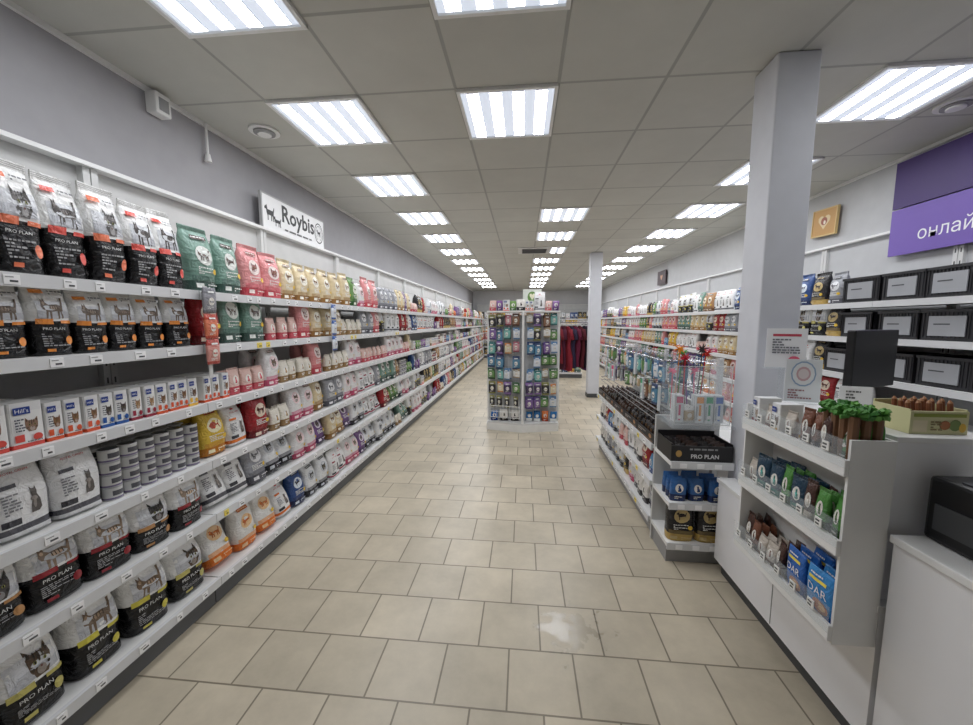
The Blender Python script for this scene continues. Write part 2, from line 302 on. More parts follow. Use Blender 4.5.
def crate_t():
    m=mat((34,34,38),.5); mb=MB(); w,d,h=.3,.3,.195
    mb.box(-w/2+.008,w/2-.008,-d/2+.008,d/2-.008,0,.008,m)
    for sx in(-1,1): x=sx*w/2; mb.box(min(x,x-sx*.008),max(x,x-sx*.008),-d/2,d/2,0,h,m)
    for sy in(-1,1): y=sy*d/2; mb.box(-w/2,w/2,min(y,y-sy*.008),max(y,y-sy*.008),0,h,m)
    mb.box(-w/2-.004,w/2+.004,-d/2-.01,-d/2,h-.018,h,m)
    for i in range(13): x=-w/2+.01+i*.0225; mb.box(x,x+.008,-d/2-.004,-d/2,.02,h-.018,m)
    c=MB(); c.box(-.1,.1,-d/2-.01,-d/2-.004,.03,.155,mat((160,162,166),.5)); c.box(-.07,.02,-d/2-.0105,-d/2-.01,.1,.108,dgrey)
    c2=MB(); c2.box(-w/2+.012,w/2-.012,-d/2+.012,d/2-.012,.01,.13,mat((90,80,76),.8,n=.5,ns=30,bump=.6))
    add('crt',[(mb.mesh('crate'),[('label_card',c.mesh('label_card')),('contents',c2.mesh('contents'))])],w=.302,d=.31,h=h,look='black plastic crate',nm='plastic_crate',cat='crate',st=1,kind='crate')
crate_t()
far=MB(); PC={}
def addfar(me,M):
    b=len(far.v); far.v+=[tuple(M@v.co) for v in me.vertices]; ms=me.materials
    if me.name not in PC: PC[me.name]=[(tuple(p.vertices),p.material_index) for p in me.polygons]
    mi=[far.mi(m) for m in ms]
    for vs,i in PC[me.name]: far.f.append(tuple(b+q for q in vs)); far.m.append(mi[i])
def put(key,x,y,z,rz,label,group,kids=True,tilt=0,isfar=False,sc=1):
    t=T[key]; me,ch=R.choice(t['V'])
    if isfar:
        addfar(me,Matrix.Translation((x,y,z))@Matrix.Rotation(rz,4,'Z')@Matrix.Diagonal((1,1,sc,1))); return
    o=bpy.data.objects.new(t['nm'],me); col.objects.link(o); o.location=(x,y,z+abs(math.sin(tilt))*t['d']*.45); o.rotation_euler=(tilt,0,rz); o.scale=(1,1,sc)
    tag(o,label,t['cat'],group)
    if kids:
        for n,m in ch:
            c=bpy.data.objects.new(n,m); col.objects.link(c); c.parent=o
    return o
def fill(fr,x0,x1,z,seq,ctx,rev=False,deep=1,front=.025,isfar=False,kids=True,jit=.07,gap=.003,start=0,maxst=9,tilt=0,dstep=.01):
    ox,oy,rz=fr; c,s=math.cos(rz),math.sin(rz)
    flat=[t for t,n in seq for _ in range(n)]; k=start; x=x0+.012; pl=[]
    while k-start<80:
        t=flat[k%len(flat)]; w=T[t]['w']
        if x+w>x1-.006: break
        pl.append((t,x+w/2)); x+=w+gap+R.random()*.004; k+=1
    n=len(pl); slack=max(0,(x1-.01-x)/max(1,n))
    for i,(t,lx) in enumerate(pl):
        q=T[t]; idx=n-1-i if rev else i; lx+=slack*(i+.5); bag=q['kind']=='bag'; fy=front+R.random()*(.018 if bag else .006)
        for dpth in range(deep):
            ly=fy+q['d']/2+dpth*(q['d']+dstep)
            tl=-tilt*R.uniform(.1,1) if bag else 0
            for st in range(min(q['st'],maxst)):
                zz=z+st*q['h']*(1.035 if q['kind']=='can' else 1.003)+.001
                X=ox+c*lx-s*ly; Y=oy+s*lx+c*ly
                lb=q['look']+(' stacked %s'%['lowest','second','third','topmost'][st] if q['st']>1 else '')+((' behind' if deep==2 else ' in row %s'%NUM[dpth]) if dpth else '')+', %s along %s'%(ORD[idx],ctx)
                put(t,X,Y,zz,rz+R.uniform(-jit,jit),lb,'goods on '+ctx,kids and dpth==0,isfar=isfar,tilt=tl,sc=R.uniform(.93,1.02) if bag else 1)
# ---------------------------------------------------------------- room
XL,XR,YB,YF,ZC=-2.2,3.12,16.7,-1.6,2.86
def struct(name,mb): return tag(mb.build(name),kind='structure')
FL=gridmat((198,187,166),(184,174,154),(128,119,102),.287,.05,.11,.5,.0045,.36,.19,stain=(.24,1.75,0))
CE=gridmat((202,202,195),(195,195,188),(168,168,163),.595,1.3+.2975,-2.65+.2975,0,.011,.8,.05)
wl=mat((164,163,166),.8); wr=mat((196,197,198),.8)
struct('floor',MB().box(XL,XR,YF,YB,-.1,0,FL)); struct('ceiling',MB().box(XL,XR,YF,YB,ZC,ZC+.1,CE))
struct('wall_left',MB().box(XL-.1,XL,YF,YB,0,ZC,wl)); struct('wall_right',MB().box(XR,XR+.1,YF,YB,0,ZC,wr))
struct('wall_back',MB().box(XL,XR,YB,YB+.1,0,ZC,mat((206,206,208),.8))); struct('wall_front',MB().box(XL,XR,YF-.1,YF,0,ZC,wr))
struct('trim_1',MB().box(XL,XL+.02,YF,YB,ZC-.025,ZC,white)); struct('trim_2',MB().box(XR-.02,XR,YF,YB,ZC-.025,ZC,white))
def pillar(x,y,label,a=.205):
    e=empty('pillar',(x,y,0)); MB().box(0,a,0,a,0,ZC-.002,mat((212,214,220),.5)).build('shaft',e,bevel=.008)
    MB().box(-.008,a+.008,-.008,a+.008,0,.08,dgrey).build('base_trim',e); tag(e,label,'pillar')
pillar(1.27,2.2,'tall pale square pillar rising behind the checkout counter'); pillar(1.3,7.7,'distant slim square pillar beyond the central display',.22)
# lights
TW=mat((248,250,255),.5,em=21)
def light_proto():
    e=empty('ceiling_light',(0,0,ZC)); f=MB(); a=.2975
    for s in(-1,1):
        f.box(min(s*a,s*(a-.02)),max(s*a,s*(a-.02)),-a,a,-.016,0,white); f.box(-a,a,min(s*a,s*(a-.02)),max(s*a,s*(a-.02)),-.0155,0,white)
    f.build('frame',e); MB().box(-a+.02,a-.02,-a+.02,a-.02,-.004,-.0005,mat((214,222,236),.5,em=.72)).build('reflector',e)
    for i in range(4): x=-.204+i*.136; MB().box(x-.034,x+.034,-.262,.262,-.014,-.006,white,bot=TW).build('light_tube',e,)
    return e
lp=light_proto(); first=True
for nm,x,ys in(('left',-1.3,range(0,12)),('centre',-.11,range(0,2)),('centre',.485,range(3,12)),('right',2.2,range(0,12))):
    for j,k in enumerate(ys):
        o=lp if first else ctree(lp); first=False; o.location=(x-(.04 if nm=='right' and k==2 else 0),1.46+1.19*k+(.06 if k==0 else 0),ZC)
        tag(o,'square four-strip ceiling light, %s from front in %s row'%(ORD[k],nm),'ceiling light','square ceiling lights in rows')
def disc(x,y,label):
    e=empty('ceiling_vent',(x,y,ZC)); MB().cyl((0,0,-.012),(0,0,0),.1,white,24).build('outer_ring',e); MB().cyl((0,0,-.022),(0,0,-.012),.07,grey,24).build('inner_disc',e); MB().cyl((0,0,-.032),(0,0,-.022),.045,white,20).build('cap',e); tag(e,label,'vent')
disc(-1.85,2.7,'round ceiling vent near the left wall'); disc(2.68,2.8,'round ceiling vent near the right wall above purple banner')
e=empty('alarm_siren',(XL+.001,2.2,2.72)); MB().box(0,.07,-.05,.05,0,.12,white).build('housing',e,bevel=.008); MB().box(.07,.074,-.03,.03,.02,.09,grey).build('grille',e); tag(e,'white box siren high on the left wall','siren')
e=empty('motion_sensor',(XL+.001,2.55,2.6)); MB().cyl((.03,0,.05),(.03,0,.25),.008,white).build('conduit',e); MB().cyl((.03,0,0),(.03,0,.05),.022,white,14,.014).build('sensor_head',e); tag(e,'small white sensor hanging from conduit on left wall','sensor')
e=empty('air_conditioner',(.19,7.4,ZC)); MB().box(-.3,.3,-.3,.3,-.02,-.001,offw).build('panel',e)
g=MB(); g.box(-.23,.23,-.21,.24,-.022,-.02,grey); [g.box(-.22,.22,-.2+i*.055,-.17+i*.055,-.026,-.021,dgrey) for i in range(8)]; g.build('grille',e); tag(e,'square ceiling air conditioner with dark slats','air conditioner')
# ---------------------------------------------------------------- shelving bays
ZS=[1.655,1.385,1.09,.79,.5,.15]; RN=['top shelf','second shelf','third shelf','fourth shelf','fifth shelf','bottom shelf']
railm=mat((218,219,220),.4); backm=mat((206,206,204),.6)
def bay(W,zs,top,D=.55,tags=True):
    e=empty('shelving_bay',(0,0,0))
    b=MB().box(0,W,D,D+.02,.1,top,backm)
    for z in (.3,.9,1.5,2.05):
        if z<top: b.box(0,W,D-.001,D,z,z+.004,grey)
    b.build('back_panel',e)
    for x in(.003,W-.033):
        u=MB().box(x,x+.03,D-.035,D-.001,.1,top,offw)
        for i in range(int((top-.3)/.09)): u.box(x+.011,x+.019,D-.0358,D-.035,.2+i*.09,.23+i*.09,dgrey)
        u.build('upright',e)
    MB().box(.003,W-.003,.03,.06,0,.11,mat((96,98,100),.5)).build('base_plinth',e)
    for j,z in enumerate(zs):
        s=MB().box(.004,W-.004,.004,D-.036,z-.028,z,white).build('shelf',e)
        MB().box(.002,W-.002,-.012,.004,z-.042,z+.002,railm).build('price_rail',s)
        if tags:
            r=random.Random(j*7+int(W*100)); x=.05
            while x<W-.09:
                c=(250,250,250) if r.random()<.95 else (246,222,90)
                w_=r.uniform(.03,.045)
                t=MB().box(x,x+w_,-.0145,-.012,z-.036,z-.006,mat(c,.5)); t.box(x+.004,x+w_*.6,-.0152,-.0145,z-.015,z-.012,grey); t.box(x+.014,x+w_-.006,-.0152,-.0145,z-.029,z-.023,dgrey)
                t.build('price_tag',s); x+=.08+r.random()*.1
    MB().box(0,W,D-.06,D+.02,top,top+.02,white).build('top_cap',e)
    return e
pool=['te','pk','be','gn','rd','pu','bl','kr','or','wp','ye','bk','gy','rc','rm','ro','pg','wb','wp','wb','be','rc']
small=['s1','s2','s3','s4','s5','s6','ha','hc','hd','he','cn','cr']
L={0:[[('pa',5),('pq',1),('pa',1),('pq',3)],[('pb',12)],[('rm',1),('hw',5),('ha',3),('hc',2),('hd',2),('ha',3),('he',1),('hc',2),('hd',4)],[('rc',5),('cn',6)],[('pr',2),('ps',1),('pr',2),('ps',1),('pr',1)],[('pg',3),('py',2),('pg',1),('py',1)]],
 1:[[('te',2),('pk',2),('be',4)],[('rd',1),('te',2),('s1',3),('pk',1),('be',2)],[('ha',3),('s1',3),('wp',1),('s3',4),('pk',2)],[('ye',1),('ro',1),('rd',1),('s3',2),('wp',2),('be',2)],[('rc',2),('gy',1),('wb',2),('wp',2),('pu',1)],[('or',3),('ro',1),('bl',1),('wb',3)]],
 2:[[('be',3),('gn',1),('wp',1),('pk',3)],[('be',2),('s3',4),('gy',2),('pk',2)],[('s3',4),('wp',2),('s1',5)],[('gy',2),('wp',2),('rm',3)],[('be',2),('pu',1),('wb',2),('rm',3)],[('rm',2),('wp',2),('pu',1),('wb',3)]]}
protoN=bay(1.25,ZS,2.25,tags=True); protoF=bay(1.25,ZS,2.25,tags=False); usedN=usedF=False
def getbay(near):
    global usedN,usedF
    if near:
        o=protoN if not usedN else ctree(protoN); usedN=True
    else:
        o=protoF if not usedF else ctree(protoF); usedF=True
    return o
BN=['nearest']+ORD[1:]
for k in range(12):
    y0=.5+1.25*k; o=getbay(k<4); o.location=(-1.6,y0,0); o.rotation_euler.z=PI/2
    tag(o,'white wall shelving bay, %s from the front along the left wall'%BN[k],'shelving','shelving bays along the left wall')
    for j,z in enumerate(ZS):
        if k in L: seq=L[k][j]
        else:
            rr=random.Random(k*13+j); seq=[(rr.choice(pool if rr.random()<.7 else small),rr.randint(1,3)) for _ in range(8)]
            if j==2 and k<9: seq=[(rr.choice(small+['wp','be','s3']),rr.randint(2,4)) for _ in range(6)]
        fill((-1.6,y0,PI/2),0,1.25,z,seq,'%s, %s left bay'%(RN[j],BN[k]),deep=2 if (k<1 and j>=2) or (k==1 and j in(2,3)) else 1,isfar=k>=4,kids=k<3,tilt=(.4 if k>=1 and j>=4 else .16) if j>=3 else .06,front=.02)
for k in range(11):
    yn=1.85+1.25*k; o=getbay(False); o.location=(2.58,yn+1.25,0); o.rotation_euler.z=-PI/2
    tag(o,'white wall shelving bay, %s from the front along the right wall'%BN[k],'shelving','shelving bays along the right wall')
    for j,z in enumerate(ZS):
        if k==0 and j>2: continue
        rr=random.Random(k*17+j+500)
        if k==0 and j<3: seq=[('crt',4)]
        elif k==1 and j==0: seq=[('bk',2),('bl',1),('bk',1),('gy',1),('crt',1)]
        elif k==1 and j<3: seq=[(rr.choice(pool),2),(rr.choice(pool),2),('bk',1),('crt',1)]
        else: seq=[(rr.choice(pool+['pk','wp','s1','s6']),rr.randint(1,3)) for _ in range(7)]
        fill((2.58,yn+1.25,-PI/2),0,1.25,z,seq,'%s, %s right bay'%(RN[j],BN[k]),rev=True,isfar=k>=3,kids=k<2)
for k in range(4):
    o=getbay(False); o.location=(-2.0+1.25*k,16.05,0); o.rotation_euler.z=0; tag(o,'white shelving bay against back wall, %s from left'%ORD[k],'shelving','shelving bays on the back wall')
    for j,z in enumerate(ZS):
        rr=random.Random(k*19+j+900); fill((-2.0+1.25*k,16.05,0),0,1.25,z,[(rr.choice(pool),rr.randint(1,3)) for _ in range(6)],'',isfar=True)
lowp=bay(1.25,[1.09,.79,.5,.15],1.45,D=.4,tags=False)
for k in range(2):
    o=lowp if k==0 else ctree(lowp); o.location=(-.9+1.25*k,10.4,0); tag(o,'low white shelving unit behind the central display, %s one'%['left','right'][k],'shelving','low shelving units behind the central display')
    for j,z in enumerate([1.09,.79,.5,.15]):
        rr=random.Random(k*23+j+70); fill((-.9+1.25*k,10.4,0),0,1.25,z,[(rr.choice(pool),rr.randint(1,3)) for _ in range(6)],'',isfar=True)
tag(far.build('pet_food_packages'),'distant rows of mixed pet food packages on far shelves','packages',kind='stuff')
# ---------------------------------------------------------------- signs
def board(name,w,h,d,base,dec,loc,rz,label,cat,frame=None,roll=0):
    e=empty(name,loc,rz); e.rotation_euler.y=roll
    _,_,S=prof('box',w,d,h); mb=MB().box(-w/2,w/2,-d/2,d/2,0,h,mat(base,.5,n=.03)); decals(mb,S,w,h,dec,.5); mb.build('panel',e)
    if frame:
        f=MB(); q=mat(frame,.5); t=.012
        f.box(-w/2-t,-w/2,-d/2-.004,d/2,-t,h+t,q); f.box(w/2,w/2+t,-d/2-.004,d/2,-t,h+t,q); f.box(-w/2,w/2,-d/2-.004,d/2,-t,0,q); f.box(-w/2,w/2,-d/2-.004,d/2,h,h+t,q); f.build('frame',e)
    tag(e,label,cat); return e
DK=(34,34,36)
board('wall_sign',.95,.27,.02,(240,240,240),[('t','Roybis ',.08,.56,.54,DK),('p','dog',-.8,.26,.15,.46,DK),('p','dog',-.6,.16,.13,.3,DK),('e',.8,.5,.17,.38,DK),('e',.8,.5,.15,.34,(235,235,235)),('e',.8,.5,.125,.28,(90,90,92)),('e',.8,.5,.115,.255,(226,226,226)),('p','dog',.8,.38,.09,.26,DK),('e',.8,.24,.07,.04,(235,235,235))]+lines(-.4,.55,.1,.2,1,(90,90,90)),(-2.12,3.47,2.275),PI/2,'white sign with dog silhouettes and round emblem above left shelves','sign',(170,170,170))
board('wall_banner',2.6,.37,.02,(118,92,178),[('t','онлайн',-.645,.4,.175,(244,244,248))],(3.07,2.3,2.05),-PI/2,'lilac banner with white lettering on right wall','banner')
board('wall_banner',2.6,.37,.02,(66,44,108),[],(3.07,2.3,2.43),-PI/2,'plain dark purple banner high on the right wall','banner')
board('picture_sign',.3,.25,.02,(196,150,84),[('p','heart',0,.22,.55,.55,(226,204,160)),('e',0,.55,.28,.16,(160,90,66)),('e',.05,.5,.1,.08,(240,230,210))],(3.08,4.36,2.4),-PI/2,'golden wooden plaque with pale heart on right wall','sign',(214,186,126),roll=.05)
board('picture_sign',.5,.3,.02,(60,40,44),[('p','heart',0,.3,.3,.4,(200,150,120))],(3.08,9.0,2.35),-PI/2,'small dark sign with pale heart on right wall','sign')
# ---------------------------------------------------------------- clip strips on left bays
def strip(y,z0,keys,label):
    e=empty('clip_strip',(-1.575,y,z0)); mb=MB().box(0,.002,-.012,.012,0,.46,offw).box(-.0125,.002,-.01,.01,.42,.43,offw)
    mb.build('strip',e); tag(e,label,'clip strip')
    for i,k in enumerate(keys): put(k,-1.555,y,z0+.455-.128*(i+1),PI/2,'%s, %s down the %s clip strip'%(T[k]['look'],ORD[i],'nearer' if y<2 else 'farther'),'packets on clip strips',False)
hp('c1',(150,150,156),(120,120,126),'grey clip packet',.08,.125); hp('c2',(228,130,96),(190,70,50),'orange clip packet',.08,.125); hp('c4',(214,150,140),(180,70,60),'salmon clip packet',.08,.125); hp('c3',(230,236,244),(60,100,170),'white and blue clip packet',.07,.12)
strip(1.77,1.22,['c1','c2','c4'],'white clip strip hanging at first bay joint'); strip(3.02,1.2,['c3','c3','c3'],'white clip strip hanging at second bay joint')
# ---------------------------------------------------------------- central display
e=empty('central_display_stand',(0,5.12,0)); tag(e,'white two-sided display stand in the middle of the aisle','display stand')
P=[(0,-.03),(.5,.1),(.5,.55),(-.5,.55),(-.5,.1)]
def prism(b,P,z0,z1,m):
    k=len(b.v); n=len(P); b.v+=[(x,y,z0) for x,y in P]+[(x,y,z1) for x,y in P]
    for i in range(n): j=(i+1)%n; b.fc((k+i,k+j,k+n+j,k+n+i),m)
    b.fc([k+i for i in range(n)][::-1],m); b.fc([k+n+i for i in range(n)],m)
b=MB(); prism(b,P,0,.1,white); b.build('base',e); b=MB(); prism(b,[(x*.98,y*.98+.004) for x,y in P],.1,.12,offw); b.build('deck',e)
b=MB(); prism(b,[(0,.16),(.49,.29),(.49,.31),(0,.18),(-.49,.31),(-.49,.29)],.12,1.6,mat((206,208,210),.6)); b.build('pegboard',e)
for x,y in((-.5,.2),(-.015,-.02),(.475,.2)): MB().box(x,x+.03,y,y+.03,.12,1.64,white).build('post',e)
b=MB(); prism(b,[(0,-.02),(.5,.13),(.5,.45),(-.5,.45),(-.5,.13)],1.64,1.66,white); b.build('top_shelf',e)
a15=math.atan2(.13,.49)
wb=MB()
for z in [.2+.1*i for i in range(15)]: wb.cyl((-.48,.275,z),(-.01,.15,z),.0022,white,5)
for i in range(11): x=-.48+i*.047; wb.cyl((x,.15-x*.265,.2),(x,.15-x*.265,1.6),.0022,white,5)
wb.build('wire_grid',e)
wb=MB()
for z in(.2,.28,.36): wb.path([(-.46,.26,z),(-.44,.04,z),(-.04,-.04,z),(-.03,.15,z)],.004,white,5)
for i in range(10): x=-.44+i*.0444; wb.cyl((x,.04-(x+.44)*.2,.2),(x,.04-(x+.44)*.2,.36),.003,white,5)
wb.build('wire_basket',e)
HZ=[1.61,1.42,1.23,1.05,.86,.67,.47]; cols=[-.43,-.32,-.21,-.09,.09,.2,.31,.42]
hk=MB()
for z in HZ:
    for x in cols: y=.16+abs(x)*.265; hk.cyl((x,y,z+.005),(x,y-.16,z+.005),.003,chrome,5)
hk.build('hooks',e)
hl=['k1','k2','k3','k9','k3','k4','k5','k7','k6','k8','k2','k5','k10','k10','k11','k8','k1']
for r_,z in enumerate(HZ):
    for c_,x in enumerate(cols):
        rr=random.Random(r_*31+c_*5+3); k=rr.choice(hl)
        if rr.random()<.05: continue
        if r_==6 and x<0: k='h7'
        for dd in range(rr.choice((1,2,2))):
            ly=.13+abs(x)*.265-.045*(2-dd)-rr.uniform(0,.035)
            put(k,x+rr.uniform(-.014,.014),5.12+ly,z-T[k]['h']+.012-rr.choice((0,0,.02)),(a15 if x>0 else -a15)+rr.uniform(-.35,.35),'%s%s, %s across %s row of display stand'%(T[k]['look'],['',' behind'][dd],ORD[c_],ORD[r_]),'packets on the central display stand',False)
fill((-.5,5.25,0),.02,1.0,1.661,[('s1',1),('s5',1),('hw',1),('s2',1),('bw',1),('ha',2),('rc',1)],'top of the central display stand',kids=False,front=.03)
e=empty('topper_card',(.12,5.4,1.661)); tag(e,'raised green and white topper card on central display','sign')
mb=MB().box(-.13,.13,-.003,.003,0,.3,mat((226,230,220),.5)); decals(mb,lambda u,v,q:(u*.13,-.0036-q,v*.3),.26,.3,[('e',0,.65,.5,.25,(110,150,80)),('p','heart',0,.5,.3,.3,(240,236,210))]+lines(-.6,.6,.1,.3,3,(120,120,110))); mb.build('card',e); MB().box(-.05,.05,-.03,.03,0,.006,white).build('foot',e)
fill((-.5,5.3,0),.03,.48,.121,[('bb',1),('bw',2)],'deck of central display, left half',kids=False,front=-.05); fill((-.5,5.3,0),.53,1.0,.121,[('tn',2),('s4',1)],'deck of central display, right half',kids=False,front=-.05,deep=2)
# clothes rack
e=empty('clothes_rack',(1.1,8.3,0)); tag(e,'chrome clothes rack with dark red dog coats behind display','clothes rack')
MB().path([(-.5,0,0),(-.5,0,1.5),(.5,0,1.5),(.5,0,0)],.012,chrome,8).build('frame',e)
for x in(-.5,.5): MB().box(x-.02,x+.02,-.25,.25,0,.03,chrome).build('foot',e)
cc=[(44,30,40),(110,22,36),(74,20,44),(130,30,44),(44,34,60),(100,24,54),(84,22,34),(38,30,44),(80,34,90),(120,24,34)]
cn=['black','crimson','dark plum','brick red','navy','magenta','brown-red','charcoal','violet','scarlet']
for i in range(10):
    rr=random.Random(i+5); m=mat(cc[i],.95,bump=.5,n=.25); x=.66+i*.09; mb=MB(); n=14; zz=[1.42,1.36,1.22,1.05,.9,.75,rr.uniform(.42,.68)]; hw=[.04,.15,.18,.17,.18,.19,.21]
    for z,w in zip(zz,hw):
        w*=rr.uniform(.85,1.1)
        for a in range(n): t=2*PI*a/n; q=1+.12*math.sin(3*t+i+z*5); mb.v.append(((.045*q)*math.sin(t)+.01*math.sin(z*9+i),w*q*math.cos(t),z+.015*math.sin(2*t+i)))
    for j in range(6):
        for a in range(n): b=(a+1)%n; mb.fc((j*n+a,j*n+b,(j+1)*n+b,(j+1)*n+a),m)
    mb.fc(range(n),m)
    for s in(-1,1): mb.cyl((0,s*.13,1.34),(0,s*.22,1.14),.045,m,8,.035)
    o=mb.build('dog_coat',loc=(x,8.3,0),rz=rr.uniform(.2,.7),smooth=True); tag(o,'%s dog coat, %s from left on the clothes rack'%(cn[i],ORD[i]),'dog coat','dog coats on the clothes rack')
    MB().path([(0,0,1.42),(0,0,1.49),(.0,.02,1.515)],.003,chrome,5).build('hanger_hook',o)
# ---------------------------------------------------------------- right gondola with end cap
GF=(.9,4.6,-PI/2)
gz=[.66,.4,.14]
e=empty('aisle_gondola',(.9,4.6,0),-PI/2); tag(e,'white double gondola between main aisle and right aisle','gondola')
MB().box(0,1.95,.4,.43,.0,.9,backm).build('back_panel',e); MB().box(.01,1.94,.03,.8,0,.1,grey).build('base_plinth',e)
for x in(0,.96,1.92): MB().box(x,x+.03,.4,.43,.9,1.26,offw).build('upright',e)
for z in gz:
    for y0,y1,f in((0,.4,-.012),(.43,.83,.83)):
        s=MB().box(0,1.95,y0,y1,z-.025,z,white).build('shelf',e); MB().box(0,1.95,f,f+.012,z-.04,z+.004,railm).build('price_rail',s)
        if f<0:
            for i in range(12): t=MB().box(.08+i*.155,.125+i*.155,f-.0025,f,z-.034,z-.004,mat((250,250,250) if i%5 else (246,222,90),.5)); t.box(.085+i*.155,.11+i*.155,f-.003,f-.0025,z-.02,z-.014,dgrey); t.build('price_tag',s)
tm=mat((26,24,26),.5)
def tray(w,d,h,loc,rz,label,dec=None):
    t=empty('display_tray',loc,rz); tag(t,label,'display tray')
    mb=MB().box(-w,w,0,.006,0,h*.75,tm).box(-w,w,d-.006,d,0,h,tm).box(-w,-w+.006,.006,d-.006,0,h*.85,tm).box(w-.006,w,.006,d-.006,0,h*.85,tm).box(-w+.006,w-.006,.006,d-.006,0,.004,tm)
    if dec: decals(mb,lambda u,v,e_:(u*w,-.0008-e_,v*h*.75),2*w,h*.75,dec)
    mb.build('tray_body',t); return t
TD=[('r',-.9,.9,.1,.2,(150,110,60)),('e',.6,.6,.15,.25,(170,120,70))]+lines(-.8,.2,.4,.8,2,(190,180,170))
for i in range(5):
    tray(.19,.36,.085,(.905,4.4-.388*i,.661),-PI/2,'black treat tray on gondola top shelf, %s from the far end'%ORD[i],TD)
    fill((.905,4.4-.388*i+.19,-PI/2),.0,.372,.667,[(['bp','bq','bp','bq','bq'][i],1)],'treat tray, %s from gondola far end'%ORD[i],deep=6,kids=False,gap=0,jit=.03,front=.01,dstep=.02)
fill(GF,0,1.95,.4,[('bw',2),('rd',1),('s6',2),('wb',2),('s1',3),('rc',1)],'middle shelf of the aisle gondola',rev=True,deep=2,kids=False)
fill(GF,0,1.95,.14,[('bw',3),('gy',2),('wb',2),('bk',1),('wp',1)],'bottom shelf of the aisle gondola',rev=True,deep=2,kids=False)
w=MB()
for z in(.86,.98,1.1,1.24): w.cyl((.0,.415,z),(1.95,.415,z),.003,chrome,5)
for z in(.88,1.24): w.path([(.05,.415,z),(.05,.06,z),(1.9,.06,z),(1.9,.415,z)],.004,chrome,6)
for z in(.83,.87): w.path([(.05,.415,z),(.05,.02,z),(1.9,.02,z),(1.9,.415,z)],.003,chrome,6)
for i in range(20): x=.05+i*.0973; w.cyl((x,.415,.86),(x,.415,1.24),.002,chrome,5)
w.build('wire_rack',e)
bl=['b1','h2','h0','b3','h8','h3','h6','h3','b2','h4','h9','h10','b4','h11','h5']
hk=MB()
for z in(1.22,1.05):
    for i in range(18): hk.cyl((.1+i*.104,.415,z),(.1+i*.104,.04,z),.0025,chrome,5)
hk.build('hooks',e)
for r_,z in enumerate((1.22,1.05)):
    for i in range(18):
        rr=random.Random(i*7+r_*3); k=rr.choice(bl)
        if rr.random()<.1: continue
        for dd in range(rr.choice((2,3,4))):
            lx=.1+i*.104+rr.uniform(-.01,.01); ly=.06+dd*.07+rr.uniform(-.01,.01)
            put(k,.9+ly,4.6-lx,z-T[k]['h']+.01,-PI/2+rr.uniform(-.7,.4),'%s at depth %s, %s along %s hook row of gondola'%(T[k]['look'].replace('hanging ',''),NUM[dd],ORD[17-i],['upper','lower'][r_]),'packs hung on the gondola',False)
# end cap
e=empty('end_shelf_unit',(.9,2.33,0)); tag(e,'white end shelf unit of the gondola beside the low counter','end shelf unit')
MB().box(0,.36,.28,.3,0,.88,backm).build('back_panel',e); MB().box(.01,.35,.03,.27,0,.1,grey).build('base_plinth',e)
for z in gz:
    s=MB().box(0,.36,0,.28,z-.025,z,white).build('shelf',e); MB().box(0,.36,-.012,0,z-.04,z+.004,railm).build('price_rail',s)
    for i in range(3): MB().box(.05+i*.1,.09+i*.1,-.0145,-.012,z-.034,z-.006,mat((250,250,250),.5)).build('price_tag',s)
MB().box(0,.36,.0,.28,.865,.88,acry).build('upper_shelf',e)
tray(.178,.24,.13,(1.08,2.335,.661),0,'black cardboard display tray with white lettering on end shelf',[('t','PRO PLAN ',.1,.35,.45,(225,225,225)),('e',-.75,.5,.1,.22,(190,150,80))]+lines(-.4,.6,.7,.9,1,(150,150,150)))
fill((.91,2.342,0),.0,.34,.668,[('bq',1),('bp',1)],'lettered black display tray',deep=4,kids=False,gap=.0,jit=.02,front=.012,dstep=.02)
fill((.9,2.33,0),0,.36,.4,[('bs',3)],'middle shelf of the end unit',deep=3,kids=False,front=.01); fill((.9,2.33,0),0,.36,.14,[('bk',2)],'bottom shelf of the end unit',kids=False,front=.01)
# acrylic case
e=empty('acrylic_case',(.92,2.36,.881)); tag(e,'clear acrylic case of slim packs on end shelf unit','acrylic case')
MB().box(0,.32,0,.006,0,.36,acry).build('front_pane',e); MB().box(0,.006,.006,.24,0,.36,acry).build('side_pane',e); MB().box(.314,.32,.006,.24,0,.36,acry).build('side_pane',e)
ed=MB()
for z in(0,.357): ed.box(.003,.317,0,.004,z,z+.003,offw)
for x in(0,.317): ed.box(x,x+.004,0,.004,0,.36,offw)
ed.build('edge_trim',e)
fill((.93,2.38,0),0,.3,.883,[('b1',1),('h0',1),('b3',1),('b2',1),('b4',1)],'clear acrylic case',deep=3,kids=False)
# wand toys
for i in range(9):
    a=[(220,60,110),(240,150,50),(90,180,90),(200,40,60),(120,80,60),(150,70,170),(230,110,150),(60,50,50),(210,50,40)][i]; n_=['pink','orange','green','red','brown','purple','rose','black','scarlet'][i]
    x,y=1.02+.025*i,2.69+.02*(i%3); hh=.26+.03*((i*5)%6); o=MB().cyl((0,0,0),(.03*math.sin(i),0,hh),.004,mat(a,.5),6).build('wand_toy',loc=(x,y,.91)); tag(o,'%s cat wand toy with fluffy tip in front of pillar'%n_,'wand toy','wand toys by the pillar')
    f=MB(); rr=random.Random(i)
    for q in range(18): d=Vector((rr.uniform(-1,1),rr.uniform(-1,1),rr.uniform(-1,1))).normalized()*.04; c=Vector((.03*math.sin(i),0,hh)); f.cyl(c,c+d,.007,mat(a,.9),5,.001)
    f.build('feather_tip',o)
